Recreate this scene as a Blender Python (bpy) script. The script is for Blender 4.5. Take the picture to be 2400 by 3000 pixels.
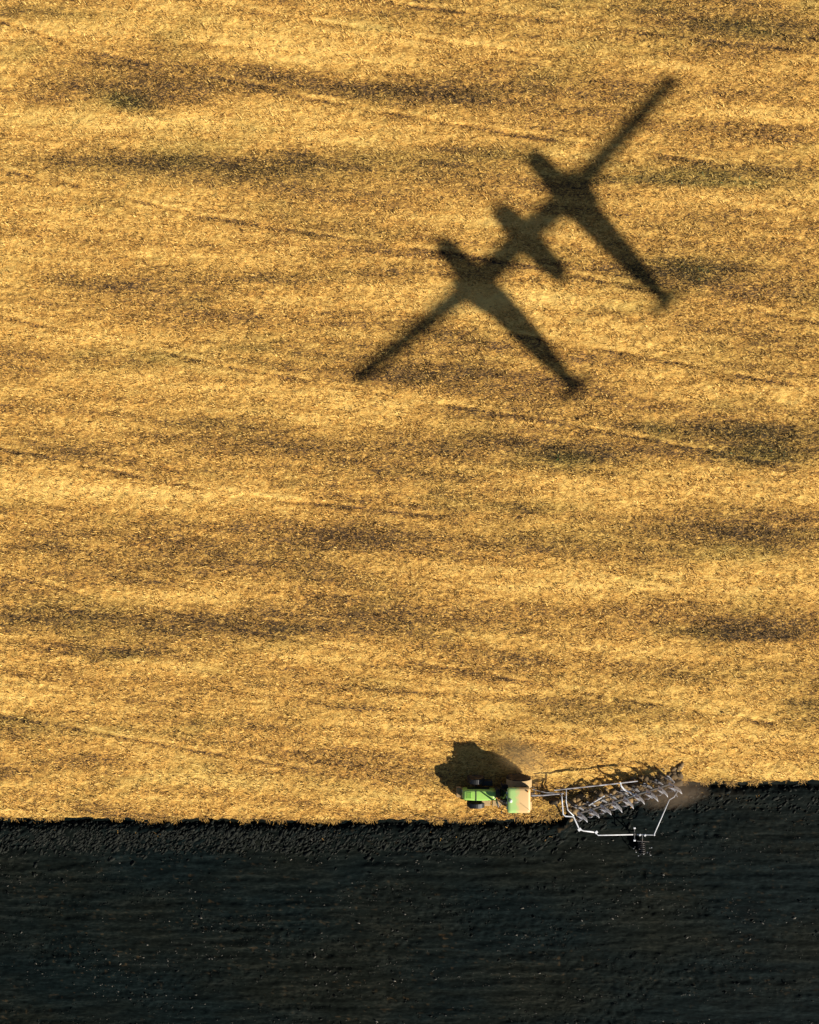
import bpy, bmesh, math, random
import numpy as np
from mathutils import Vector, Matrix
R = math.radians
random.seed(7); rng = np.random.default_rng(11)
scene = bpy.context.scene
for o in list(bpy.data.objects): bpy.data.objects.remove(o)

# ------------------------------------------------------------------ camera, sky, sun, exposure
CAM_H = 80.0
HALF_H = 45.0                                   # metres of ground above the middle of the frame
PXM = 3000 / (2 * HALF_H)                       # photograph pixels per metre of ground
cam = bpy.data.cameras.new('camera'); camo = bpy.data.objects.new('camera', cam)
scene.collection.objects.link(camo); scene.camera = camo
camo.location = (0, 0, CAM_H); camo.rotation_euler = (0, 0, 0)
cam.sensor_fit = 'VERTICAL'; cam.sensor_height = 24; cam.lens = 12 / (HALF_H / CAM_H)
cam.clip_start = .5; cam.clip_end = 6000
scene.render.resolution_x = 819; scene.render.resolution_y = 1024

SUN_EL = R(30.7)
SUN_AZ = Vector((0.82, -0.57)).normalized()     # ground direction towards the sun
SUN = Vector((SUN_AZ.x * math.cos(SUN_EL), SUN_AZ.y * math.cos(SUN_EL), math.sin(SUN_EL)))
w = bpy.data.worlds.new('World'); scene.world = w; w.use_nodes = True
wn = w.node_tree; wn.nodes.clear()
sky = wn.nodes.new('ShaderNodeTexSky'); sky.sky_type = 'NISHITA'; sky.sun_disc = False
sky.air_density = .6; sky.dust_density = .3; sky.sun_elevation = SUN_EL; sky.sun_rotation = math.atan2(SUN_AZ.x, SUN_AZ.y)
bg = wn.nodes.new('ShaderNodeBackground'); bg.inputs['Strength'].default_value = .05
wo = wn.nodes.new('ShaderNodeOutputWorld')
wn.links.new(sky.outputs[0], bg.inputs['Color']); wn.links.new(bg.outputs[0], wo.inputs['Surface'])
sl = bpy.data.lights.new('sun', 'SUN'); sl.energy = 5; sl.angle = R(.55); sl.color = (1, .93, .80)
so = bpy.data.objects.new('sun', sl); scene.collection.objects.link(so)
so.rotation_euler = SUN.to_track_quat('Z', 'Y').to_euler(); so.location = SUN * 200
scene.view_settings.view_transform = 'Standard'; scene.view_settings.look = 'None'
scene.view_settings.exposure = .63; scene.view_settings.gamma = 1

# ------------------------------------------------------------------ helpers
C = scene.collection
def P(px, py, z=0.0):
    """real position, at height z, of a point measured in the photograph"""
    s = (CAM_H - z) / CAM_H / PXM
    return Vector(((px - 1200) * s, (1500 - py) * s, z))
def tag(o, label=None, cat=None, group=None, kind=None):
    for k, v in (('label', label), ('category', cat), ('group', group), ('kind', kind)):
        if v: o[k] = v
    return o
def empty(name, loc, rz=0):
    o = bpy.data.objects.new(name, None); C.objects.link(o); o.location = loc; o.rotation_euler = (0, 0, rz)
    o.empty_display_size = .3
    return o
def obj(name, bm, mat, parent=None, smooth=False, bevel=0):
    bmesh.ops.recalc_face_normals(bm, faces=bm.faces)
    me = bpy.data.meshes.new(name); bm.to_mesh(me); bm.free()
    o = bpy.data.objects.new(name, me); C.objects.link(o)
    for m in (mat if isinstance(mat, list) else [mat]): me.materials.append(m)
    if smooth:
        me.polygons.foreach_set('use_smooth', [True] * len(me.polygons))
    if parent is not None: o.parent = parent
    if bevel:
        b = o.modifiers.new('bevel', 'BEVEL'); b.width = bevel; b.segments = 2; b.limit_method = 'ANGLE'
    return o
def box(bm, x0, x1, y0, y1, z0, z1, M=None):
    vs = [bm.verts.new((x, y, z)) for z in (z0, z1) for y in (y0, y1) for x in (x0, x1)]
    for f in ((0, 1, 3, 2), (4, 5, 7, 6), (0, 1, 5, 4), (2, 3, 7, 6), (0, 2, 6, 4), (1, 3, 7, 5)):
        bm.faces.new([vs[i] for i in f])
    if M is not None:
        for v in vs: v.co = M @ v.co
    return bm
def rings(bm, rs, cap=True):
    L = [[bm.verts.new(p) for p in r] for r in rs]; n = len(L[0])
    for a, b in zip(L, L[1:]):
        for i in range(n): bm.faces.new((a[i], a[(i + 1) % n], b[(i + 1) % n], b[i]))
    if cap:
        bm.faces.new(L[0][::-1]); bm.faces.new(L[-1])
    return bm
def tube(bm, pts, r, n=8):
    pts = [Vector(p) for p in pts]; rs = []
    for i, p in enumerate(pts):
        d = (pts[min(i + 1, len(pts) - 1)] - pts[max(i - 1, 0)]).normalized()
        u = d.cross(Vector((0, 0, 1)))
        if u.length < .05: u = d.cross(Vector((1, 0, 0)))
        u.normalize(); v = u.cross(d)
        rr = r[i] if isinstance(r, (list, tuple)) else r
        rs.append([p + (u * math.cos(a) + v * math.sin(a)) * rr for a in (2 * math.pi * k / n for k in range(n))])
    return rings(bm, rs)
def lathe_y(bm, prof, cx, cy, cz, n=36):
    """prof: (offset along y, radius)"""
    rs = [[Vector((cx + r * math.cos(a), cy + y, cz + r * math.sin(a))) for a in (2 * math.pi * k / n for k in range(n))] for y, r in prof]
    return rings(bm, rs)
def new(): return bmesh.new()

# numpy value noise
def vnoise(x, y, sx, sy, seed):
    g = np.random.default_rng(seed).random((256, 256))
    u = x / sx + 1000.37; v = y / sy + 1000.71
    iu = np.floor(u).astype(int); iv = np.floor(v).astype(int); fu = u - iu; fv = v - iv
    fu = fu * fu * (3 - 2 * fu); fv = fv * fv * (3 - 2 * fv)
    a = g[iv % 256, iu % 256]; b = g[iv % 256, (iu + 1) % 256]
    c = g[(iv + 1) % 256, iu % 256]; d = g[(iv + 1) % 256, (iu + 1) % 256]
    return (a * (1 - fu) + b * fu) * (1 - fv) + (c * (1 - fu) + d * fu) * fv
def fbm(x, y, sx, sy, seed, o=4):
    t = 0; amp = 1; s = 0
    for k in range(o):
        t = t + amp * vnoise(x, y, sx / 2 ** k, sy / 2 ** k, seed + k); s += amp; amp *= .55
    return t / s

# ------------------------------------------------------------------ materials
def mat(name, col, rough=.6, metal=0, spec=.5, var=0, scale=4, bump=0, dirt=None, dirt_amt=.4):
    m = bpy.data.materials.new(name); m.use_nodes = True; nt = m.node_tree; b = nt.nodes['Principled BSDF']
    b.inputs['Roughness'].default_value = rough; b.inputs['Metallic'].default_value = metal
    b.inputs['Specular IOR Level'].default_value = spec
    tc = nt.nodes.new('ShaderNodeTexCoord'); no = nt.nodes.new('ShaderNodeTexNoise')
    no.inputs['Scale'].default_value = scale; no.inputs['Detail'].default_value = 6
    nt.links.new(tc.outputs['Object'], no.inputs['Vector'])
    rp = nt.nodes.new('ShaderNodeValToRGB'); e = rp.color_ramp.elements
    e[0].position = .35; e[1].position = .68
    d = dirt if dirt else tuple(c * (1 - var) for c in col)
    e[0].color = (*col, 1); k = dirt_amt if dirt else 1
    e[1].color = (*[col[i] * (1 - k) + d[i] * k for i in range(3)], 1)
    nt.links.new(no.outputs['Fac'], rp.inputs['Fac']); nt.links.new(rp.outputs[0], b.inputs['Base Color'])
    if bump:
        bp = nt.nodes.new('ShaderNodeBump'); bp.inputs['Strength'].default_value = bump; bp.inputs['Distance'].default_value = .03
        nt.links.new(no.outputs['Fac'], bp.inputs['Height']); nt.links.new(bp.outputs[0], b.inputs['Normal'])
    return m
DUST = (.42, .27, .12)
M = dict(
    green=mat('green_paint', (.36, .66, .13), .35, spec=.5, dirt=DUST, dirt_amt=.22, scale=3),
    dust=mat('dusty_panel', (.50, .33, .15), .8, var=.25, scale=6),
    black=mat('black_plastic', (.012, .013, .014), .5, var=.3),
    rubber=mat('tyre_rubber', (.018, .017, .016), .85, spec=.2, dirt=DUST, dirt_amt=.35, scale=2.5, bump=.3),
    iron=mat('cast_iron', (.02, .022, .022), .6, dirt=DUST, dirt_amt=.3, scale=4),
    glass=mat('tinted_glass', (.006, .010, .010), .08, spec=.6, var=.2),
    yellow=mat('yellow_rim', (.20, .14, .03), .5, dirt=DUST, dirt_amt=.5),
    white=mat('white_paint', (.72, .74, .78), .4, dirt=(.4, .34, .26), dirt_amt=.35, scale=3),
    steel=mat('worn_steel', (.66, .66, .70), .4, metal=.2, dirt=(.10, .07, .045), dirt_amt=.85, scale=1.6, bump=.3),
    frame=mat('plough_frame', (.035, .045, .055), .5, dirt=(.18, .12, .07), dirt_amt=.5, scale=3),
    lamp=mat('lamp_glass', (.75, .75, .70), .2, var=.1),
    amber=mat('amber_glass', (.7, .25, .02), .25, var=.1),
    air=mat('aircraft_white', (.78, .78, .77), .3, var=.06, scale=.6),
)

def node(nt, t, **kw):
    n = nt.nodes.new(t)
    for k, v in kw.items():
        if k in n.inputs.keys(): n.inputs[k].default_value = v
        else: setattr(n, k, v)
    return n
def mapped_noise(nt, coord, sx, sy, sz=1, rz=0, detail=4, rough=.6, dist=0, scale=1):
    mp = node(nt, 'ShaderNodeMapping'); mp.inputs['Scale'].default_value = (sx, sy, sz); mp.inputs['Rotation'].default_value = (0, 0, rz)
    nt.links.new(coord, mp.inputs['Vector'])
    no = node(nt, 'ShaderNodeTexNoise', Scale=scale, Detail=detail, Roughness=rough, Distortion=dist)
    nt.links.new(mp.outputs[0], no.inputs['Vector'])
    return no.outputs['Fac']
def ramp(nt, fac, stops, interp='LINEAR'):
    r = node(nt, 'ShaderNodeValToRGB'); r.color_ramp.interpolation = interp
    e = r.color_ramp.elements
    while len(e) < len(stops): e.new(.5)
    for el, (p, c) in zip(e, stops): el.position = p; el.color = (*c, 1)
    nt.links.new(fac, r.inputs['Fac']); return r.outputs[0]
def mathn(nt, op, a, b=None, c=None):
    n = node(nt, 'ShaderNodeMath', operation=op)
    for i, v in enumerate((a, b, c)):
        if v is None: continue
        if isinstance(v, (int, float)): n.inputs[i].default_value = v
        else: nt.links.new(v, n.inputs[i])
    return n.outputs[0]
def mixc(nt, f, a, b, mode='MIX'):
    n = node(nt, 'ShaderNodeMix', data_type='RGBA', blend_type=mode)
    if isinstance(f, (int, float)): n.inputs['Factor'].default_value = f
    else: nt.links.new(f, n.inputs['Factor'])
    for v, i in ((a, 6), (b, 7)):
        if isinstance(v, tuple): n.inputs[i].default_value = (*v, 1)
        else: nt.links.new(v, n.inputs[i])
    return n.outputs[2]
def attr(nt, name): return node(nt, 'ShaderNodeAttribute', attribute_name=name).outputs['Fac']

def straw_ground():
    m = bpy.data.materials.new('straw_ground'); m.use_nodes = True; nt = m.node_tree; b = nt.nodes['Principled BSDF']
    b.inputs['Roughness'].default_value = .95; b.inputs['Specular IOR Level'].default_value = .1
    co = node(nt, 'ShaderNodeTexCoord').outputs['Object']
    tone = attr(nt, 'tone'); gr = attr(nt, 'green')
    worm = mapped_noise(nt, co, 1.9, 4.6, detail=3, rough=.62, dist=1.8)
    fine = mapped_noise(nt, co, 4.5, 8.5, detail=3, rough=.65, dist=1.2)
    grain = mathn(nt, 'ADD', mathn(nt, 'MULTIPLY', worm, .5), mathn(nt, 'MULTIPLY', fine, .5))
    v = mathn(nt, 'ADD', mathn(nt, 'MULTIPLY', mathn(nt, 'SUBTRACT', grain, .5), mathn(nt, 'MULTIPLY_ADD', tone, -3.2, 5.0)), tone)
    base = ramp(nt, v, [(.02, (.050, .032, .020)), (.30, (.20, .115, .048)), (.52, (.47, .245, .055)), (.74, (.69, .40, .10)), (1, (.90, .59, .17))])
    grn = ramp(nt, v, [(.08, (.022, .024, .009)), (.32, (.085, .078, .022)), (.60, (.25, .205, .050)), (.95, (.52, .42, .12))])
    hue = mapped_noise(nt, co, .5, .9, detail=3)
    base = mixc(nt, mathn(nt, 'MULTIPLY', ramp(nt, hue, [(.45, (0, 0, 0)), (.7, (1, 1, 1))]), .35), base, (.95, .78, .62), 'MULTIPLY')
    nt.links.new(mixc(nt, gr, base, grn), b.inputs['Base Color'])
    bp = node(nt, 'ShaderNodeBump', Strength=1.0, Distance=.16)
    nt.links.new(grain, bp.inputs['Height']); nt.links.new(bp.outputs[0], b.inputs['Normal'])
    return m
def straw_mat():
    m = bpy.data.materials.new('straw'); m.use_nodes = True; nt = m.node_tree; b = nt.nodes['Principled BSDF']
    b.inputs['Roughness'].default_value = .7; b.inputs['Specular IOR Level'].default_value = .25
    tone = attr(nt, 'tone'); gr = attr(nt, 'green')
    base = ramp(nt, tone, [(.0, (.09, .05, .016)), (.35, (.30, .16, .038)), (.65, (.62, .36, .085)), (1, (.86, .57, .17))])
    nt.links.new(mixc(nt, gr, base, mixc(nt, tone, (.03, .04, .012), (.40, .36, .12))), b.inputs['Base Color'])
    return m
def soil_mat():
    m = bpy.data.materials.new('dark_soil'); m.use_nodes = True; nt = m.node_tree; b = nt.nodes['Principled BSDF']
    b.inputs['Roughness'].default_value = .85; b.inputs['Specular IOR Level'].default_value = .05
    co = node(nt, 'ShaderNodeTexCoord').outputs['Object']
    streak = mapped_noise(nt, co, .25, 2.2, detail=5, rough=.62)
    patch = mapped_noise(nt, co, .06, .14, detail=3)
    fine = mapped_noise(nt, co, 2.2, 6, detail=4, rough=.7)
    v = mathn(nt, 'ADD', mathn(nt, 'MULTIPLY', streak, .55), mathn(nt, 'MULTIPLY', fine, .45))
    v = mathn(nt, 'MULTIPLY_ADD', mathn(nt, 'SUBTRACT', v, .5), 1.5, .5)
    dark = ramp(nt, v, [(.32, (.0010, .0026, .0028)), (.52, (.0027, .0062, .0064)), (.70, (.0085, .0140, .0140))])
    brn = ramp(nt, v, [(.32, (.0024, .0036, .0026)), (.52, (.0060, .0078, .0058)), (.70, (.0180, .0190, .0140))])
    c = mixc(nt, ramp(nt, patch, [(.42, (0, 0, 0)), (.62, (1, 1, 1))]), dark, brn)
    c = mixc(nt, attr(nt, 'straw'), c, (.13, .08, .035))
    nt.links.new(c, b.inputs['Base Color'])
    bp = node(nt, 'ShaderNodeBump', Strength=.5, Distance=.08)
    nt.links.new(v, bp.inputs['Height']); nt.links.new(bp.outputs[0], b.inputs['Normal'])
    return m
M['ground'] = straw_ground(); M['straw'] = straw_mat(); M['soil'] = soil_mat()
M['clod'] = mat('soil_clod', (.004, .006, .006), .8, spec=.1, dirt=(.034, .035, .027), dirt_amt=.8, scale=5)
M['litter'] = mat('pale_litter', (.13, .115, .09), .8, var=.85, scale=1.3)

# ------------------------------------------------------------------ the field: tone of the stubble
def wx(px): return (px * 2400 / 1725 - 1200) / PXM
def wy(py): return (1500 - py * 2400 / 1725) / PXM
K = 2400 / 1725 / PXM
# darker / greener / paler patches of the crop: cx, cy, rx, ry, tone, green   (photo at 1725 wide)
PATCH = [
 (330,165,260,34,-.20,.15),(268,214,52,20,-.28,.85),(900,192,190,42,-.18,.20),(620,190,170,26,-.16,.1),(90,190,90,30,-.10,0),
 (320,352,290,36,-.22,.45),(700,362,230,34,-.20,.30),(1000,340,140,30,-.14,.2),(1450,368,230,20,-.24,.75),(1640,395,100,18,-.12,.3),
 (1440,560,110,36,-.20,.70),(240,592,300,26,-.14,.12),(680,572,260,26,-.15,.12),(230,760,270,30,-.16,.05),(640,732,200,32,-.15,.1),
 (880,772,190,36,-.19,.15),(1560,745,190,46,-.14,.2),(1600,800,130,20,-.15,.1),(560,925,150,38,-.20,.15),(430,890,100,26,-.12,.3),(80,950,150,28,-.16,.15),
 (1590,915,190,22,-.20,.60),(1210,968,130,26,-.17,.55),(1640,962,120,26,-.15,.65),(900,938,220,36,-.14,.15),(860,1012,150,12,-.14,0),
 (80,1152,110,28,-.22,.15),(720,1145,150,34,-.20,.15),(1080,1074,30,12,-.16,0),(1560,1140,210,44,-.18,.30),(260,1208,160,24,-.16,.1),
 (80,1302,170,34,-.20,.30),(350,1325,210,28,-.17,.2),(700,1310,230,34,-.16,.15),(1600,1322,150,28,-.26,.25),(1400,1262,220,18,-.13,.05),
 (190,1374,140,8,-.20,0),(125,1412,40,14,-.15,0),(1280,1500,210,38,-.15,.40),(560,1502,260,28,-.13,.1),(1690,1490,60,34,-.15,.4),
 (60,1530,120,28,-.12,.1),(1100,1378,60,22,-.12,.1),(130,1600,160,18,-.12,0),(110,28,160,24,-.15,.45),(1000,45,200,24,-.10,.2),
 (1600,62,240,36,-.14,.35),(1480,8,260,12,-.12,.2),(1300,220,150,25,-.10,.1),(480,1170,200,26,-.10,.15),(1180,1130,200,40,-.10,.35),(1350,1690,250,30,-.05,.3),
 (480,60,260,16,-.06,.1),(1450,470,120,20,-.06,.2),(1090,860,240,20,-.06,.1),(1500,1420,260,24,-.07,.25),(960,1330,160,24,-.10,.2),
 (560,118,250,34,.14,0),(300,256,260,22,.15,0),(700,285,300,28,.12,0),(120,70,120,18,.10,0),(600,640,300,26,.08,0),(1500,250,200,20,.07,0),
 (300,1040,300,22,.12,0),(1350,1045,360,20,.10,0),(560,1250,260,26,.11,0),(1220,1236,200,20,.12,0),(380,1402,240,20,.12,0),(600,1005,260,10,.08,0),
 (1200,1572,300,18,.10,0),(420,480,260,20,.08,0),(1400,690,250,16,.10,0),(1050,640,200,12,.08,0),(260,690,260,14,.06,0),(700,1620,500,30,.05,0),
 (150,440,160,20,.07,0),(1150,150,140,30,.06,0),(1000,1450,300,16,.06,0),(300,1650,300,16,.07,0),(60,1460,120,20,.07,0)]
TRACK = [
 [(-60,30),(60,62),(180,108),(400,152),(560,185),(680,212),(800,236),(960,262),(1200,300),(1500,345)],
 [(-60,345),(180,395),(420,455),(640,490),(1000,540),(1250,588),(1500,638),(1725,680),(1900,712)],
 [(-60,650),(60,680),(240,722),(440,765),(740,820),(1000,862),(1200,895),(1460,945),(1800,1010)],
 [(-60,935),(60,955),(200,985),(360,1018),(560,1050),(900,1085)],
 [(-60,1195),(60,1222),(200,1258),(400,1298),(600,1345),(860,1392),(1080,1432),(1300,1470),(1600,1520)],
 [(700,-20),(860,12),(1100,38),(1400,74),(1800,120)],
 [(-60,1495),(300,1560),(620,1615)],
 [(300,-20),(560,30),(860,78),(1150,118)],
 [(1000,690),(1300,742),(1560,790),(1800,835)],
]
def seg_dist(x, y, pts):
    best = np.full(x.shape, 1e9); sgn = np.zeros(x.shape)
    for (ax, ay), (bx_, by_) in zip(pts, pts[1:]):
        dx, dy = bx_ - ax, by_ - ay; L = math.hypot(dx, dy)
        t = np.clip(((x - ax) * dx + (y - ay) * dy) / L ** 2, 0, 1)
        d = np.hypot(x - ax - t * dx, y - ay - t * dy)
        s = (-(x - ax) * dy + (y - ay) * dx) / L
        k = d < best; best[k] = d[k]; sgn[k] = s[k]
    return best, sgn
def field_tone(x, y):
    wxn = x + (fbm(x, y, 5, 2, 301, 4) - .5) * 3.5; wyn = y + (fbm(x, y, 6, 1.6, 311, 5) - .5) * 2.2
    tone = np.full(x.shape, .62); green = np.zeros(x.shape)
    for cx, cy, rx, ry, t, g in PATCH:
        d = ((wxn - wx(cx)) / (rx * K)) ** 2 + ((wyn - wy(cy)) / (ry * K)) ** 2
        f = np.exp(-d * .9)
        tone += t * f * 1.6; green += .72 * g * f
    yt = y + x * .07
    tone += (fbm(x, yt, 17, 1.6, 401, 5) - .5) * .90
    tone += (fbm(x, yt, 5, .42, 411, 3) - .5) * .34
    tone += (fbm(x, y, 1.6, .6, 421, 3) - .5) * .22
    green += np.clip(fbm(x, y, 8, 2.2, 431, 4) - .56, 0, 1) * 1.2
    lift = np.zeros(x.shape)
    for i, T in enumerate(TRACK):
        pts = [(wx(a), wy(b)) for a, b in T]
        d, s = seg_dist(x, y + (fbm(x, y, 1.6, 1.6, 500 + i, 3) - .5) * .2, pts)
        br = np.clip((vnoise(x, y, 2.4, 9, 520 + i) - .2) * 1.6 + .15, 0, 1)
        rut = np.exp(-((s + .06) / .15) ** 2) * (d < 1.2) * br; pale = np.exp(-((s - .34) / .17) ** 2) * (d < 1.4) * np.clip(br + .25, 0, 1)
        tone += (-.38 * rut + .20 * pale) * (.5 + vnoise(x, y, .5, .4, 560 + i)); lift += -.07 * rut + .04 * pale
    return np.clip(tone, .10, 1), np.clip(green, 0, 1), lift

def edge(x):
    """line where the stubble ends and ploughed soil starts"""
    y = np.interp(x, [-400, -36, -10, 8, 13.3, 14.2, 16, 18.5, 21, 24, 36, 400], [-26.7, -26.88, -27.02, -27.10, -26.9, -25.6, -25.1, -24.4, -23.95, -23.7, -23.55, -23.4])  # dark soil pushed forward under the plough: churned ground plus its shadow as colour
    return y + (vnoise(x, x * 0, .7, 1, 61) - .5) * .26 + (vnoise(x, x * 0, 5, 1, 62) - .5) * .20 + (vnoise(x, x * 0, .25, 1, 63) - .5) * .12
def spread(lo, hi, step, far):
    a = np.arange(lo, hi, step); out = []; d = step; p = a[-1]
    while p < far: d *= 1.35; p += d; out.append(p)
    return a, np.array(out)
xa, xr = spread(-39, 39, .12, 2500); XS = np.concatenate([-xr[::-1], xa, xr])
ta, tr = spread(0, 76, .12, 2500); TU = np.concatenate([ta, tr])
ta, tr = spread(0, 23, .085, 2500); TD = np.concatenate([ta, tr])
def grid_mesh(name, X, Y, Z, attrs, material):
    ny, nx = X.shape
    co = np.stack([X, Y, Z], -1).reshape(-1, 3).astype(np.float32)
    i = np.arange(ny * nx).reshape(ny, nx)
    q = np.stack([i[:-1, :-1], i[:-1, 1:], i[1:, 1:], i[1:, :-1]], -1).reshape(-1, 4)
    me = bpy.data.meshes.new(name)
    me.vertices.add(len(co)); me.vertices.foreach_set('co', co.ravel())
    me.loops.add(q.size); me.loops.foreach_set('vertex_index', q.ravel().astype(np.int32))
    me.polygons.add(len(q)); me.polygons.foreach_set('loop_start', np.arange(0, q.size, 4, dtype=np.int32))
    me.update(calc_edges=True)
    me.polygons.foreach_set('use_smooth', np.ones(len(q), bool))
    for k, v in attrs.items():
        a = me.attributes.new(k, 'FLOAT', 'POINT'); a.data.foreach_set('value', v.ravel().astype(np.float32))
    me.materials.append(material)
    o = bpy.data.objects.new(name, me); C.objects.link(o); return o
# stubble
X = np.repeat(XS[None], len(TU), 0); E = edge(XS)
Y = E[None] + TU[:, None]
tone, green, lift = field_tone(X, Y)
Z = (fbm(X, Y, 1.6, .6, 601, 3) - .5) * .13 + lift + (vnoise(X, Y, .45, .24, 611) - .5) * .13
Z = np.where(TU[:, None] > 0, Z, np.minimum(Z, 0)); Z[-1] = Z[-2]
e0 = np.clip(1 - TU[:, None] / .5, 0, 1); tone = tone - .10 * e0 * (vnoise(X, Y, .5, .3, 66) > .4)
g = grid_mesh('stubble_field', X, Y, Z, {'tone': tone, 'green': green}, M['ground']); tag(g, kind='structure')
EZ = Z[0].copy()
# ploughed soil: trench below the stubble edge, a thrown ridge, then rough ground
X = np.repeat(XS[None], len(TD), 0); T = np.repeat(TD[:, None], len(XS), 1); Y = E[None] - T
prof = np.interp(TD, [0, .10, .45, .75, 1.05, 1.6, 2.4, 3.2, 23], [0, -.30, -.36, -.10, .02, -.06, -.10, -.14, -.14])[:, None]
u = X * .80 + Y * .60; v = -X * .60 + Y * .80
near = np.exp(-((T - 1.5) / 1.1) ** 2)
rough = (fbm(u, v, .75, .26, 701, 3) - .5) * .45 * near * np.interp(X, [-40, 12, 26, 40], [1, 1, .35, .3])
Yr = Y + (fbm(X, Y, 8, 4, 705, 2) - .5) * .5
rest = np.sin(Yr * 5.4 + 2 * fbm(X, Y, 9, 3, 707, 2)) * .05 * np.clip(fbm(X, Y, 6, 2, 708, 3) * 3 - .9, 0, 1) + (fbm(X, Yr, 1.6, .34, 711, 3) - .5) * .20 + (fbm(X, Y, .45, .3, 721, 3) - .5) * (.10 + .20 * np.clip(fbm(X, Y, 7, 1.6, 731, 3) - .45, 0, 1) * 3)
Z = prof + rough + rest * (1 - .6 * near) * np.clip(T / .5, 0, 1); Z[0] = EZ - .004
st = np.clip((vnoise(X, Y, .35, .16, 741) - .86) * 5, 0, 1) * .5 * np.clip(fbm(X, Y, 8, 2, 751, 3) - .40, 0, 1) * 3
st = st + 1.3 * np.clip(vnoise(X, Y, .34, .22, 771) - .55, 0, 1) * np.exp(-((T - .7) / 1.1) ** 2) * ((X > 13) & (X < 24.5)) + .25 * np.exp(-((X - 25.5) / 3) ** 2 - ((Y + 24.6) / .9) ** 2) * vnoise(X, Y, .6, .3, 761)
g = grid_mesh('ploughed_soil', X, Y, Z, {'straw': np.clip(st, 0, 1)}, M['soil']); tag(g, kind='structure')

# ------------------------------------------------------------------ loose straw standing and lying on the stubble
def quad_cloud(name, cen, yaw, pitch, ln, wd, attrs, material):
    n = len(cen)
    d = np.stack([np.cos(yaw) * np.cos(pitch), np.sin(yaw) * np.cos(pitch), np.sin(pitch)], -1) * ln[:, None]
    s = np.stack([-np.sin(yaw), np.cos(yaw), np.zeros(n)], -1) * wd[:, None] / 2
    tip = s * .45
    co = np.stack([cen - s, cen + s, cen + d + tip, cen + d - tip], 1).reshape(-1, 3).astype(np.float32)
    me = bpy.data.meshes.new(name)
    me.vertices.add(4 * n); me.vertices.foreach_set('co', co.ravel())
    me.loops.add(4 * n); me.loops.foreach_set('vertex_index', np.arange(4 * n, dtype=np.int32))
    me.polygons.add(n); me.polygons.foreach_set('loop_start', np.arange(0, 4 * n, 4, dtype=np.int32))
    me.update(calc_edges=True)
    for k, vv in attrs.items():
        a = me.attributes.new(k, 'FLOAT', 'POINT'); a.data.foreach_set('value', np.repeat(vv, 4).astype(np.float32))
    me.materials.append(material)
    o = bpy.data.objects.new(name, me); C.objects.link(o); return o
N = 330000
x = rng.uniform(-38, 38, N); y = rng.uniform(-27.2, 47.5, N)
k = y > edge(x) + .03; x = x[k]; y = y[k]
dens = fbm(x, y, .55, .35, 801, 2); k = dens > .40 + .12 * rng.random(len(x)); x = x[k]; y = y[k]
t, gg, _ = field_tone(x, y); n = len(x)
cen = np.stack([x, y, np.full(n, -.02) + rng.random(n) * .08], -1)
yaw = rng.normal(-.05, .65, n) + (rng.random(n) > .5) * math.pi
o = quad_cloud('straw_stubble', cen, yaw, rng.uniform(.0, 1.15, n), rng.uniform(.10, .34, n), rng.uniform(.025, .075, n),
               {'tone': np.clip(t + rng.normal(-.02, .30, n), 0, 1), 'green': np.clip(gg * rng.uniform(.5, 1.2, n), 0, 1)}, M['straw'])
tag(o, 'dry golden straw stubble standing all over the unploughed field', 'stubble', kind='stuff')

M['leaf'] = mat('weed_leaf', (.05, .085, .025), .7, spec=.2, dirt=(.16, .14, .05), dirt_amt=.6, scale=1.2)
x = rng.uniform(-38, 38, 60000); y = rng.uniform(-24, 47, 60000); _, gg, _ = field_tone(x, y)
k = (gg > .42 + .4 * rng.random(len(x))) & (vnoise(x, y, .55, .4, 951) > .55); x = x[k]; y = y[k]; n = len(x)
o = quad_cloud('weeds', np.stack([x, y, np.full(n, .0) + rng.random(n) * .12], -1), rng.uniform(0, 6.28, n), rng.uniform(.1, 1.0, n), rng.uniform(.12, .30, n), rng.uniform(.06, .15, n), {}, M['leaf'])
tag(o, 'dark green weeds growing in patches through the stubble', 'weeds', kind='stuff')
x = rng.uniform(-38, 38, 5000); d_ = rng.gamma(1.2, .22, 5000); k = fbm(x, x * 0, 1.1, 1, 971, 3) > .42 + .12 * rng.random(5000); x = x[k]; d_ = d_[k]; n = len(x)
o = quad_cloud('dragged_straw', np.stack([x, edge(x) - d_ + .12, np.interp(d_ - .12, [0, .1, .5, 1], [.04, -.22, -.28, .02])], -1), rng.normal(-1.2, .8, n), rng.uniform(-.3, .4, n), rng.uniform(.12, .34, n), rng.uniform(.03, .06, n),
               {'tone': rng.uniform(.1, .7, n), 'green': np.zeros(n)}, M['straw'])
tag(o, 'loose straw dragged over the edge of the open furrow', 'straw', kind='stuff')

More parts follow.
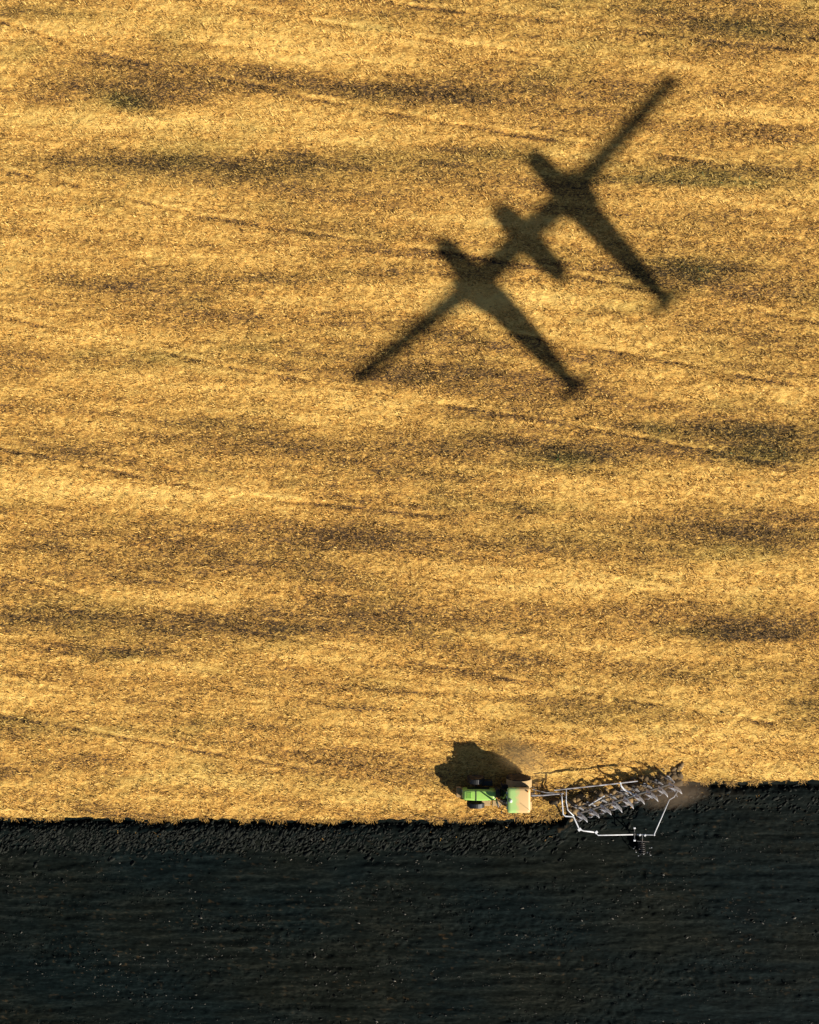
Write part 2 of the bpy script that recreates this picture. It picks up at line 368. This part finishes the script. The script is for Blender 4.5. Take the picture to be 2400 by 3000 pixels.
# ------------------------------------------------------------------ clods and litter on the ploughed soil
ico = bmesh.new(); bmesh.ops.create_icosphere(ico, subdivisions=1, radius=1)
IV = np.array([v.co[:] for v in ico.verts]); IF = np.array([[v.index for v in f.verts] for f in ico.faces]); ico.free()
def lumps(name, cen, size, material, squash=.6, stretch=1.5, rz=None):
    n = len(cen); j = 1 + (rng.random((n, len(IV), 1)) - .5) * .7
    co = IV[None] * j * size[:, None, None]
    co[..., 2] *= squash; co[..., 0] *= stretch
    a = rng.uniform(0, math.pi, n) if rz is None else rz
    c, s = np.cos(a)[:, None], np.sin(a)[:, None]
    xx = co[..., 0] * c - co[..., 1] * s; yy = co[..., 0] * s + co[..., 1] * c
    co = np.stack([xx, yy, co[..., 2]], -1) + cen[:, None]
    f = (IF[None] + (np.arange(n) * len(IV))[:, None, None]).reshape(-1, 3)
    me = bpy.data.meshes.new(name); co = co.reshape(-1, 3).astype(np.float32)
    me.vertices.add(len(co)); me.vertices.foreach_set('co', co.ravel())
    me.loops.add(f.size); me.loops.foreach_set('vertex_index', f.ravel().astype(np.int32))
    me.polygons.add(len(f)); me.polygons.foreach_set('loop_start', np.arange(0, f.size, 3, dtype=np.int32))
    me.update(calc_edges=True); me.materials.append(material)
    o = bpy.data.objects.new(name, me); C.objects.link(o); return o
n = 4200
x = rng.uniform(-38, 38, n); x = np.where((x > 12) & (rng.random(n) > .35), x - 45, x); t = np.abs(rng.normal(1.3, .75, n)) + .45
z = np.interp(t, [0, .45, .75, 1.05, 1.6, 2.4, 3.2], [-.3, -.36, -.10, .02, -.06, -.10, -.14])
c1 = np.stack([x, edge(x) - t, z + .03], -1)
n2 = 9000; x = rng.uniform(-38, 38, n2); y = rng.uniform(-47.5, -27, n2); k = fbm(x, y, 7, 1.6, 731, 3) > .46 + .1 * rng.random(n2)
x = x[k]; y = y[k]; c2 = np.stack([x, y, np.full(len(x), -.10)], -1)
cc = np.concatenate([c1, c2]); ss = np.concatenate([rng.gamma(2.2, .02, len(c1)) + .02, rng.gamma(1.6, .010, len(c2)) + .010])
rz = np.concatenate([rng.normal(.65, .4, len(c1)), rng.normal(.2, .6, len(c2))])
tag(lumps('soil_clods', cc, ss, M['clod'], .7, 2.3, rz), 'dark turned soil clods along the furrow and on the ploughed ground', 'soil clods', kind='stuff')
n = 5500; x = rng.uniform(-38, 38, n); y = rng.uniform(-47.5, -27.8, n); k = fbm(x, y, 6, 1.3, 881, 3) > .47 + .12 * rng.random(n)
x = x[k]; y = y[k]; n = len(x)
tag(lumps('straw_litter', np.stack([x, y, np.full(n, -.06)], -1), rng.gamma(1.2, .011, n) + .006, M['litter'], .5, 2.2, rng.normal(0, .6, n)),
    'small pale bits of straw and stone scattered on the dark soil', 'litter', kind='stuff')

n = 420; t_ = rng.random(n); px_ = 1665 + 330 * t_; py_ = 2378 - 100 * t_ + rng.normal(0, 16, n) - 8
q_ = np.array([P(a, b)[:2] for a, b in zip(px_, py_)])
M['debris'] = mat('turned_straw', (.30, .19, .075), .85, dirt=(.04, .03, .02), dirt_amt=.9, scale=.9)
tag(lumps('turned_debris', np.stack([q_[:, 0], q_[:, 1], np.full(n, .02)], -1), rng.gamma(2.0, .05, n) + .03, M['debris'], .6, 1.5, rng.normal(.3, .6, n)),
    'tan lumps of straw and earth being turned under the plough', 'debris', kind='stuff')

# ------------------------------------------------------------------ tractor (heads towards -x)
def hoodring(x, hw, z0, z1, r=.16, n=5):
    pts = [Vector((x, -hw, z0))]
    for k in range(n + 1):
        a = math.pi / 2 * k / n; pts.append(Vector((x, -hw + r - r * math.cos(a), z1 - r + r * math.sin(a))))
    for k in range(n + 1):
        a = math.pi / 2 * (1 - k / n); pts.append(Vector((x, hw - r + r * math.cos(a), z1 - r + r * math.sin(a))))
    pts.append(Vector((x, hw, z0))); return pts
TX, TY = P(1450, 2311)[:2]
tr = empty('tractor', (TX, TY, 0))
tag(tr, 'green farm tractor with half tan cab roof pulling the plough through stubble', 'tractor')
lx = lambda px: (px - 1450) / PXM
FA, RA = lx(1392), lx(1515)                     # front and rear axle
bm = new(); rings(bm, [hoodring(x, w_, z0, z1, r) for x, w_, z0, z1, r in
    [(lx(1352), .30, 1.25, 1.55, .12), (lx(1354), .42, 1.05, 1.78, .16), (lx(1360), .45, 1.0, 1.86, .18), (lx(1384), .47, 1.0, 1.93, .18),
     (lx(1410), .47, 1.0, 1.98, .18), (lx(1436), .43, 1.0, 2.02, .18), (lx(1446), .38, 1.05, 2.03, .16)]])
hood = obj('hood', bm, M['green'], tr, True)
bm = new(); box(bm, lx(1389), lx(1391.6), -.455, .455, 1.90, 1.968); obj('hood_vent', bm, M['black'], hood)
bm = new(); [box(bm, lx(1364) + k * .09, lx(1364) + k * .09 + .03, -.26, .26, 1.86 + k * .011, 1.902 + k * .011) for k in range(5)]; obj('grille', bm, M['green'], hood)
for s in (-1, 1):
    bm = new(); box(bm, lx(1350.6), lx(1352.8), s * .22 - .1, s * .22 + .1, 1.30, 1.42); obj('headlight', bm, M['lamp'], hood)
    bm = new(); box(bm, lx(1366), lx(1430), s * .47 - .012, s * .47 + .012, 1.15, 1.6); obj('side_grille', bm, M['black'], hood)
bm = new(); box(bm, lx(1352), lx(1500), -.28, .28, .62, 1.0); box(bm, lx(1440), lx(1545), -.34, .34, .75, 1.35)
obj('chassis', bm, M['iron'], tr, bevel=.03)
bm = new()
for k in range(9): box(bm, lx(1336), lx(1348), -.42 + k * .095, -.42 + k * .095 + .075, .62, 1.05)
box(bm, lx(1346), lx(1354), -.3, .3, .70, .95); obj('front_weight', bm, M['dust'], tr, bevel=.015)
for a_, z_, r_ in ((FA, .75, .13), (RA, 1.05, .17)): bm = new(); tube(bm, [(a_, -1.05, z_), (a_, 1.05, z_)], r_); obj('axle', bm, M['iron'], tr, True)
def wheel(x, yc, R_, wd, lug):
    h = wd / 2; bm = new()
    lathe_y(bm, [(-h * .82, R_ * .58), (-h, R_ * .70), (-h, R_ * .86), (-h * .85, R_ * .94), (0, R_ * .955), (h * .85, R_ * .94), (h, R_ * .86), (h, R_ * .70), (h * .82, R_ * .58)], x, yc, R_)
    nl = 22
    for i in range(nl):
        for s in (-1, 1):
            a = 2 * math.pi * (i + (.5 if s > 0 else 0)) / nl
            Mx = Matrix.Translation((x, yc, R_)) @ Matrix.Rotation(a, 4, 'Y') @ Matrix.Translation((0, s * h * .5, R_ * .965)) @ Matrix.Rotation(s * R(32), 4, 'Z')
            box(bm, -.035, .035, -h * .55, h * .55, -lug, lug * .8, Mx)
    ty = obj('wheel', bm, M['rubber'], tr)
    bm = new(); s = 1 if yc > 0 else -1
    lathe_y(bm, [(-h * .7, R_ * .57), (-h * .3, R_ * .50), (h * .3, R_ * .50), (h * .7, R_ * .57)], x, yc, R_); lathe_y(bm, [(0, .2), (s * h * .75, .17), (s * h * .8, .10)], x, yc, R_, 16)
    obj('rim', bm, M['yellow'], ty, True)
for s in (-1, 1):
    wheel(RA, s * 1.10, 1.05, .56, .05); wheel(FA, s * 1.05, .76, .46, .04)
    bm = new(); n = 12; prs = []                # rear fender arch
    for k in range(n + 1):
        a = R(20 + 140 * k / n); c_, s_ = math.cos(a), math.sin(a)
        y0, y1 = (s * .62, s * 1.30)
        prs.append([Vector((RA + c_ * r_, y_, 1.05 + s_ * r_)) for r_, y_ in ((1.14, y0), (1.14, y1), (1.18, y1), (1.18, y0))])
    rings(bm, prs); obj('rear_fender', bm, M['dust'], tr, bevel=.01)
    bm = new(); prs = []
    for k in range(9):
        a = R(30 + 100 * k / 8); c_, s_ = math.cos(a), math.sin(a)
        prs.append([Vector((FA + c_ * r_, y_, .76 + s_ * r_)) for r_, y_ in ((.84, s * .86), (.84, s * 1.24), (.865, s * 1.24), (.865, s * .86))])
    rings(bm, prs); obj('front_fender', bm, M['black'], tr)
bm = new(); box(bm, lx(1408), lx(1434), -1.12, -.62, .60, 1.22); obj('fuel_tank', bm, M['dust'], tr, bevel=.06)
bm = new(); box(bm, lx(1408), lx(1440), .62, 1.05, .60, 1.20); obj('battery_box', bm, M['black'], tr, bevel=.05)
bm = new()
for k in range(4): box(bm, lx(1440), lx(1462), -1.26 + k * .06, -1.02 + k * .06, .45 + k * .27, .49 + k * .27)
box(bm, lx(1439), lx(1440.4), -1.26, -.9, .45, 1.34); box(bm, lx(1461.6), lx(1463), -1.26, -.9, .45, 1.34); obj('step', bm, M['dust'], tr)
bm = new(); box(bm, lx(1440), lx(1468), -1.04, -.62, 1.28, 1.34); obj('platform', bm, M['dust'], tr)
# cab
cx0, cx1 = lx(1456), lx(1538)
bm = new(); box(bm, cx0 + .25, cx1, -.86, .86, 1.30, 1.70); cab = obj('cab', bm, M['black'], tr, bevel=.03)
def cring(z, a, b, hw): return [Vector((a, -hw * .72, z)), Vector((b, -hw, z)), Vector((b, hw, z)), Vector((a, hw * .72, z))]
bm = new(); rings(bm, [cring(1.70, cx0 + .1, cx1 - .02, .84), cring(2.3, cx0 + .28, cx1, .90), cring(3.02, cx0 + .62, cx1 - .06, .84)]); obj('window', bm, M['glass'], cab)
for s in (-1, 1):
    for pts_, r_ in (([(cx0 + .1, s * .61, 1.7), (cx0 + .28, s * .655, 2.3), (cx0 + .62, s * .61, 3.04)], .035),
                     ([(cx1 - .02, s * .84, 1.7), (cx1, s * .90, 2.3), (cx1 - .06, s * .84, 3.04)], .05),
                     ([(lx(1500), s * .84, 1.7), (lx(1500), s * .90, 2.3), (lx(1502), s * .84, 3.04)], .035)):
        bm = new(); tube(bm, pts_, r_, 6); obj('pillar', bm, M['black'], cab)
def rr(z, x0, x1, hw, r=.18, n=4):
    pts = []
    for cx, cy, a0 in ((x1 - r, hw - r, 0), (x0 + r, hw - r, 90), (x0 + r, -hw + r, 180), (x1 - r, -hw + r, 270)):
        for k in range(n + 1):
            a = R(a0 + 90 * k / n); pts.append(Vector((cx + r * math.cos(a), cy + r * math.sin(a), z)))
    return pts
rx0, rx1, rxm = lx(1475), lx(1540), lx(1506)
bm = new(); rings(bm, [rr(3.02, rx0 + .05, rx1 - .03, .98), rr(3.10, rx0, rx1, 1.06), rr(3.22, rx0, rx1, 1.06), rr(3.30, rx0 + .08, rx1 - .06, .99), rr(3.33, rx0 + .3, rx1 - .2, .8)])
roofm = bpy.data.materials.new('roof_paint'); roofm.use_nodes = True; nt = roofm.node_tree; b = nt.nodes['Principled BSDF']; b.inputs['Roughness'].default_value = .5
co = node(nt, 'ShaderNodeTexCoord').outputs['Object']; sx = node(nt, 'ShaderNodeSeparateXYZ'); nt.links.new(co, sx.inputs[0])
nz = mapped_noise(nt, co, 2.5, 2.5, detail=4)
f = mathn(nt, 'ADD', mathn(nt, 'SUBTRACT', sx.outputs[0], rxm), mathn(nt, 'MULTIPLY', mathn(nt, 'SUBTRACT', nz, .5), .8))
nt.links.new(ramp(nt, mathn(nt, 'MULTIPLY_ADD', f, 1.3, .5), [(.25, (.38, .58, .19)), (.62, (.68, .44, .19))]), b.inputs['Base Color'])  # roof colour runs from green at the front to tan at the rear
roof = obj('roof', bm, roofm, cab, True)
bm = new(); tube(bm, [(rx1 - .2, -.7, 3.3), (rx1 - .1, -.72, 3.9)], .014, 5); obj('antenna', bm, M['black'], roof)
bm = new(); rings(bm, [rr(3.325, rx0 + .12, rx0 + .42, .17, .12), rr(3.45, rx0 + .16, rx0 + .38, .13, .1)]); obj('receiver_dome', bm, M['lamp'], roof, True)
for s in (-1, 1):
    for dy in (.25, .62):
        bm = new(); box(bm, lx(1473), lx(1476), s * dy - .09, s * dy + .09, 3.06, 3.17); obj('work_light', bm, M['lamp'], cab)
    bm = new(); tube(bm, [(cx0 + .35, s * .66, 2.55), (cx0 + .15, s * 1.18, 2.62)], .018, 6); mr = obj('mirror', bm, M['black'], cab)
    bm = new(); box(bm, cx0 + .11, cx0 + .17, s * 1.2 - .11, s * 1.2 + .11, 2.30, 2.68); obj('mirror_head', bm, M['black'], mr, bevel=.02)
bm = new(); lathe = [(0, .07), (.14, .06), (.17, .02)]
rings(bm, [[Vector((rx1 - .25 + r_ * math.cos(a), .78 + r_ * math.sin(a), 3.30 + z_)) for a in (2 * math.pi * k / 12 for k in range(12))] for z_, r_ in lathe]); obj('beacon', bm, M['amber'], cab)
bm = new(); tube(bm, [(lx(1450), -.56, 1.3), (lx(1450), -.60, 2.2), (lx(1451), -.60, 3.0)], [.09, .09, .055], 10); obj('exhaust', bm, M['steel'], tr, True)
bm = new(); tube(bm, [(lx(1450), .56, 1.5), (lx(1450), .58, 2.35)], [.10, .11], 10); obj('air_intake', bm, M['black'], tr, True)
bm = new()
for s in (-1, 1): tube(bm, [(lx(1540), s * .3, .9), (lx(1562), s * .42, .75)], .05, 6)
tube(bm, [(lx(1540), 0, 1.3), (lx(1560), 0, 1.25)], .04, 6); tube(bm, [(lx(1562), -.44, .75), (lx(1562), .44, .75)], .05, 6); obj('hitch', bm, M['iron'], tr)

# ------------------------------------------------------------------ plough
O = P(1800, 2360); O.z = 0
pl = empty('plough', O)
tag(pl, 'long reversible plough with white tubular frame and steel mouldboards behind the tractor', 'plough')
def Q(px, py, z): return P(px, py, z) - O
bm = new(); tube(bm, [Q(1556, 2330, .75), Q(1590, 2330, .85), Q(1652, 2324, 1.0)], .07); tube(bm, [Q(1560, 2312, .75), Q(1600, 2322, .85), Q(1652, 2324, 1.0)], .04)
obj('drawbar', bm, M['steel'], pl)
bm = new(); tube(bm, [Q(1624, 2315, 1.1), Q(1810, 2295, 1.15), Q(1868, 2288, 1.1)], .055); obj('side_beam', bm, M['steel'], pl)
bm = new(); tube(bm, [Q(1816, 2292, 1.2), Q(1820, 2303, 1.25), Q(1828, 2313, 1.2), Q(1845, 2321, 1.1), Q(1860, 2330, 1.05)], .08); obj('turnover_arm', bm, M['white'], pl)
bm = new(); tube(bm, [Q(1645, 2325, 1.05), Q(1647, 2350, 1.1), Q(1650, 2386, 1.1), Q(1657, 2391, 1.1), Q(1681, 2393, 1.1), Q(1697, 2429, 1.05), Q(1710, 2434, 1.05), Q(1743, 2438, 1.0)], .065)
tube(bm, [Q(1659, 2312, 1.1), Q(1659, 2350, 1.15), Q(1664, 2374, 1.1), Q(1681, 2390, 1.1)], .045)
tube(bm, [Q(1743, 2438, 1.0), Q(1753, 2447, 1.0), Q(1855, 2445, 1.0)], .05); tube(bm, [Q(1866, 2445, 1.0), Q(1916, 2446, 1.0), Q(1961, 2343, 1.0)], .05)
obj('white_frame', bm, M['white'], pl, True)
for a, b_, s_ in ((1698, 2430, .15), (1747, 2438, .13), (1875, 2446, .09), (1890, 2447, .09), (1917, 2446, .07)):
    bm = new(); q = Q(a, b_, 1.06); box(bm, q.x - s_, q.x + s_, q.y - s_ * .8, q.y + s_ * .8, q.z - .06, q.z + .06, Matrix.Translation(q) @ Matrix.Rotation(R(35), 4, 'Z') @ Matrix.Translation(-q))
    obj('bracket', bm, M['white'], pl, bevel=.02)
BA, BB = Vector((1690, 2384)), Vector((1975, 2293))
def bp(t, off=0, z=1.0):
    p = BA.lerp(BB, t); d = (BB - BA).normalized(); nrm = Vector((-d.y, d.x)); p = p + nrm * off
    return Q(p.x, p.y, z)
bm = new(); tube(bm, [bp(0), bp(1)], .11, 6); obj('main_beam', bm, M['frame'], pl, bevel=.01)
bm = new(); tube(bm, [bp(.03, -17, 1.05), bp(.65, -17, 1.05)], .055, 6); tube(bm, [Q(1725, 2362, 1.15), Q(1772, 2333, 1.15)], .035, 6)
for t in (.08, .3, .5): tube(bm, [bp(t, -17, 1.05), bp(t + .03, 0, 1.05)], .045, 6)
obj('parallel_beam', bm, M['frame'], pl)
bm = new(); tube(bm, [Q(1725, 2360, 1.2), Q(1745, 2347, 1.2), Q(1772, 2331, 1.2)], .05); obj('hydraulic_ram', bm, M['white'], pl)
def mould(side, up):
    """one curved mouldboard; hangs below (up=-1) or stands above (up=1) the beam"""
    bm = new(); nu, nv = 7, 5; gr = []
    for i in range(nu):
        row = []
        for j in range(nv):
            u = i / (nu - 1); v = j / (nv - 1)
            x_ = -.30 + .95 * u; y_ = side * (.06 + .46 * u ** 1.6 + .12 * math.sin(v * math.pi) * (1 - u) - .34 * v * (1 - .3 * u))
            z_ = up * (.72 - .56 * v * (1 - .25 * u) + .05 * u)
            row.append(Vector((x_, y_, z_)))
        gr.append(row)
    def sk(off): return [[bm.verts.new(p + Vector((0, off, 0))) for p in r] for r in gr]
    A, B = sk(0), sk(-side * .025)
    for i in range(nu - 1):
        for j in range(nv - 1):
            bm.faces.new((A[i][j], A[i + 1][j], A[i + 1][j + 1], A[i][j + 1])); bm.faces.new((B[i][j], B[i][j + 1], B[i + 1][j + 1], B[i + 1][j]))
    per = [(i, 0) for i in range(nu)] + [(nu - 1, j) for j in range(1, nv)] + [(i, nv - 1) for i in range(nu - 2, -1, -1)] + [(0, j) for j in range(nv - 2, 0, -1)]
    for a, b_ in zip(per, per[1:] + per[:1]): bm.faces.new((A[a[0]][a[1]], A[b_[0]][b_[1]], B[b_[0]][b_[1]], B[a[0]][a[1]]))
    return bm
def legbm(up, side):
    bm = new(); tube(bm, [(-.05, 0, 0), (.06, side * .02, up * .35), (-.02, side * .03, up * .68)], [.075, .06, .045], 6); return bm
def sharebm(up, side):
    bm = new(); vs = [(-.55, side * .0, up * .80), (.10, side * .30, up * .80), (.22, side * .30, up * .70), (-.25, side * .05, up * .68)]
    a = [bm.verts.new(v) for v in vs]; b_ = [bm.verts.new((v[0], v[1], v[2] - up * .03)) for v in vs]
    bm.faces.new(a); bm.faces.new(b_[::-1])
    for i in range(4): bm.faces.new((a[i], a[(i + 1) % 4], b_[(i + 1) % 4], b_[i]))
    return bm
protos = {}
for key, side, up in (('top', -1, 1), ('low', -1, -1)):
    L = obj('plough_body', legbm(up, side), M['frame'], pl, True)
    mo = obj('mouldboard', mould(side, up), M['steel'], L, True); sh = obj('share', sharebm(up, side), M['steel'], L)
    protos[key] = (L, mo, sh)
def copyb(key):
    L, mo, sh = protos[key]; c = L.copy(); C.objects.link(c); c.parent = pl
    for q in (mo, sh): d = q.copy(); C.objects.link(d); d.parent = c
    return c
NB = 9
for key, off in (('top', 3), ('low', -13)):
    for i in range(NB):
        o = protos[key][0] if i == 0 else copyb(key)
        q = bp(.03 + .94 * i / (NB - 1), off, 1.0 + (.08 if key == 'top' else -.1)); o.location = q
        o.rotation_euler = (0, 0, R(-4 + random.uniform(-9, 9))); s = random.uniform(.86, 1.08); o.scale = (s, s, s)
def discbm(): 
    bm = new(); lathe_y(bm, [(-.03, .05), (-.012, .24), (.012, .24), (.03, .05)], 0, 0, 0, 20); return bm
dp = None
for i in range(NB):
    t = .0 + .94 * i / (NB - 1); q = bp(t, 20, .55)
    if dp is None:
        dp = obj('trash_skimmer', discbm(), M['steel'], pl, True)
        bm = new(); tube(bm, [(0, .05, 0), (.1, .3, .4)], .03, 6); da = obj('skimmer_arm', bm, M['frame'], dp); d = dp
    else:
        d = dp.copy(); C.objects.link(d); d.parent = pl; e = da.copy(); C.objects.link(e); e.parent = d
    d.location = q; d.rotation_euler = (0, 0, R(12))
def gwheel(px, py, r, wd, rz, up=1.0):
    bm = new(); h = wd / 2; lathe_y(bm, [(-h, r * .6), (-h, r * .88), (-h * .6, r), (h * .6, r), (h, r * .88), (h, r * .6)], 0, 0, 0, 28)
    wv = obj('wheel', bm, M['rubber'], pl, True); q = Q(px, py, r); wv.location = q; wv.rotation_euler = (0, 0, rz)
    bm = new(); lathe_y(bm, [(-h * .8, r * .59), (-h * .2, r * .4), (h * .2, r * .4), (h * .8, r * .59)], 0, 0, 0, 20); obj('rim', bm, M['white'], wv, True)
    bm = new(); tube(bm, [(0, -h - .02, 0), (0, -h - .12, .2), (.1, -h - .1, up - r)], .04, 6); obj('wheel_arm', bm, M['frame'], wv)
gwheel(1624, 2347, .50, .34, R(8)); gwheel(1858, 2296, .52, .30, R(-14), 1.1)
bm = new(); tube(bm, [Q(1859, 2424, 1.05), Q(1859, 2463, .9)], .045, 6); tube(bm, [Q(1859, 2440, 1.3), Q(1861, 2446, .3)], .06, 6); obj('depth_spindle', bm, M['frame'], pl)
for a, b_ in ((1859, 2426), (1859, 2462)):
    bm = new(); q = Q(a, b_, 1.05); box(bm, q.x - .09, q.x + .09, q.y - .07, q.y + .07, q.z - .06, q.z + .06)
    obj('spindle_cap', bm, M['white'], pl, bevel=.02)
# trailing roller carried off the white frame, running on the soil
bm = new()
for i in range(6):
    lathe_y(bm, [(-.02 + i * .17, .10), (-.012 + i * .17, .33), (.012 + i * .17, .33), (.02 + i * .17, .10)], 0, -.5, 0, 18)
tube(bm, [(0, -.6, 0), (0, .5, 0)], .06, 8)
rl = obj('roller', bm, M['frame'], pl, False); rl.location = Q(1880, 2480, .28); rl.rotation_euler = (0, 0, R(4))
bm = new(); tube(bm, [Q(1882, 2447, .95), Q(1882, 2462, .7), Q(1880, 2474, .32)], .05, 6); tube(bm, [Q(1866, 2464, .6), Q(1902, 2466, .6)], .035, 6); obj('roller_arm', bm, M['frame'], pl)
for a_, b_, rz_ in ((1864, 2497, 20), (1871, 2507, -35), (1879, 2489, 60), (1886, 2503, 10), (1897, 2498, -50), (1906, 2506, 30), (1909, 2484, 75), (1856, 2486, -20)):
    q = Q(a_, b_, .35); d_ = Vector((math.cos(R(rz_ + 90)) * .3, math.sin(R(rz_ + 90)) * .3, .22))
    bm = new(); tube(bm, [q, q + d_ * .5 + Vector((0, 0, .04)), q + d_], [.02, .03, .035], 5); tn = obj('tine', bm, M['frame'], pl)
    bm = new(); tube(bm, [q + Vector((-.04, 0, -.02)), q + Vector((.05, .02, .0))], .04, 5); obj('tine_tip', bm, M['white'], tn)
bm = new(); tube(bm, [Q(1965, 2295, 1.0), Q(1990, 2310, 1.1), Q(1975, 2335, 1.0), Q(1961, 2343, 1.0)], .05, 6); tube(bm, [Q(1965, 2295, 1.0), Q(1985, 2335, 1.0)], .035, 6); obj('tail_frame', bm, M['steel'], pl)
bm = new()
pts = [Q(1700, 2380, 1.25), Q(1740, 2358, 1.3), Q(1790, 2348, 1.22), Q(1850, 2325, 1.25), Q(1900, 2316, 1.2), Q(1950, 2298, 1.15)]; tube(bm, pts, .02, 5)
tube(bm, [Q(1560, 2322, 1.2), Q(1600, 2316, 1.0), Q(1640, 2326, 1.15), Q(1700, 2372, 1.25)], .02, 5); obj('hydraulic_hose', bm, M['black'], pl)

# ------------------------------------------------------------------ twin-fuselage aircraft flying between the sun and the field, outside the picture
AH = 46.0
S0 = P(1545, 695); k = AH / math.tan(SUN_EL)
ac = empty('twin_fuselage_aircraft', (S0.x + SUN_AZ.x * k, S0.y + SUN_AZ.y * k, AH), R(43.3))
tag(ac, 'white twin fuselage aircraft whose cross shaped shadow falls on the golden field', 'aircraft')
def airfoil(x, yc, ch, th, z):
    pr = [(0, 0), (.03, .35), (.12, .8), (.3, 1), (.6, .7), (1, .02), (.6, -.35), (.3, -.5), (.12, -.45), (.03, -.25)]
    return [Vector((x, yc + ch * (.35 - u), z + v * th * .5)) for u, v in pr]
W = [(-19.4, .15, 1.3, .10, .75), (-18.0, .2, 1.55, .14, .7), (-8, .3, 2.1, .28, .25), (-5.9, .3, 2.7, .36, .1), (0, .5, 2.5, .34, .1), (5.3, .3, 2.7, .36, .1), (8, .3, 2.1, .28, .25), (18.0, .35, 1.5, .14, .7), (19.3, .35, 1.2, .10, .75)]
bm = new(); rings(bm, [airfoil(*a) for a in W]); obj('wing', bm, M['air'], ac, True)
def body(x, ys, n=20):
    bm = new(); rings(bm, [[Vector((x + r_ * math.cos(a), y_, zc + h_ * math.sin(a))) for a in (2 * math.pi * k_ / n for k_ in range(n))] for y_, r_, h_, zc in ys]); return bm
FP = [(5.5, .35, .1, -.35), (5.3, .80, .40, -.35), (4.5, .92, .66, -.25), (3.0, .95, .80, -.1), (1.2, 1.10, .9, 0), (-2, 1.30, .95, 0), (-5, 1.18, .85, .05), (-8.5, .92, .66, .15), (-11, .66, .42, .22), (-13.2, .42, .28, .3)]
for s, FX in ((-1, -5.9), (1, 5.15)):
    fz = obj('fuselage', body(FX, [(y_ + (.15 if s > 0 else 0), a_, b_, c_) for y_, a_, b_, c_ in FP]), M['air'], ac, True)
    bm = new(); rings(bm, [[Vector((FX + .5 * math.cos(a), 3.2 - .7 * kk, .15 + (.42 - .1 * abs(kk - 1)) * math.sin(a))) for a in (2 * math.pi * q_ / 12 for q_ in range(12))] for kk in range(3)]); obj('cockpit_window', bm, M['glass'], fz, True)
    bm = new(); rings(bm, [airfoil(FX + xx, -12.9, c_, .2, .35) for xx, c_ in ((-1.7, .8), (0, 1.3), (1.7, .8))]); obj('stabiliser', bm, M['air'], ac, True)
    bm = new(); rings(bm, [[Vector((FX + dx, -12.0 - dz * .5 - cc_ * (1.8 - dz * .35), .3 + dz)) for dx, cc_ in ((-.06, .1), (0, 0), (.06, .1), (.03, 1), (-.03, 1))] for dz in (0, .8, 1.5)]); obj('fin', bm, M['air'], ac)
    for xe in (7.3,):
        e = obj('engine', body((FX + s * 1.35), [(1.5, .42, .42, -.2), (1.6, .50, .50, -.2), (.6, .58, .58, -.2), (-1.0, .50, .50, -.2), (-1.7, .32, .32, -.2)], 16), M['air'], ac, True)
        bm = new(); box(bm, (FX + s * 1.35) - .08, (FX + s * 1.35) + .08, -1.0, .7, .2, .45); obj('pylon', bm, M['air'], e)
obj('centre_pod', body(-.3, [(1.6 + yy, a_, b_, c_) for yy, a_, b_, c_ in [(2.9, .3, .15, -.5), (2.7, .85, .4, -.5), (1.8, 1.05, .6, -.5), (0, 1.15, .7, -.5), (-1.6, 1.1, .65, -.45), (-4.0, 1.0, .5, -.4), (-5.6, .7, .3, -.4)]]), M['air'], ac, True)

# ------------------------------------------------------------------ dust hanging behind the tractor and the plough
def dust(name, loc, rad, dens, label, col=(.88, .62, .30), seed=0):
    bm = new(); bmesh.ops.create_icosphere(bm, subdivisions=3, radius=1); 
    m = bpy.data.materials.new('dust_air'); m.use_nodes = True; nt = m.node_tree; nt.nodes.clear()
    co = node(nt, 'ShaderNodeTexCoord').outputs['Object']
    g = node(nt, 'ShaderNodeTexGradient', gradient_type='SPHERICAL'); nt.links.new(co, g.inputs[0])
    nz = mapped_noise(nt, co, 1.6, 1.6, 1.6, detail=3, rough=.6, dist=.4)
    d = mathn(nt, 'MULTIPLY', mathn(nt, 'MULTIPLY', mathn(nt, 'POWER', g.outputs['Fac'], 1.0), ramp(nt, nz, [(.3, (.2, .2, .2)), (.65, (1, 1, 1))])), dens)
    v = node(nt, 'ShaderNodeVolumePrincipled'); v.inputs['Color'].default_value = (*col, 1); v.inputs['Anisotropy'].default_value = 0.0
    nt.links.new(d, v.inputs['Density']); ou = node(nt, 'ShaderNodeOutputMaterial'); nt.links.new(v.outputs[0], ou.inputs['Volume'])
    o = obj(name, bm, m); o.location = loc; o.scale = rad; o.rotation_euler = (0, 0, R(seed)); tag(o, label, 'dust', kind='stuff'); return o
dust('dust_cloud', P(1535, 2226, .8), (3.1, 2.0, 1.0), .8, 'pale dust hanging above the stubble behind the tractor cab', seed=-25)
dust('dust_cloud', P(1965, 2325, .6), (3.6, 1.5, 1.1), 1.0, 'brown dust trailing off the last mouldboards of the plough', (.50, .36, .24), 8)
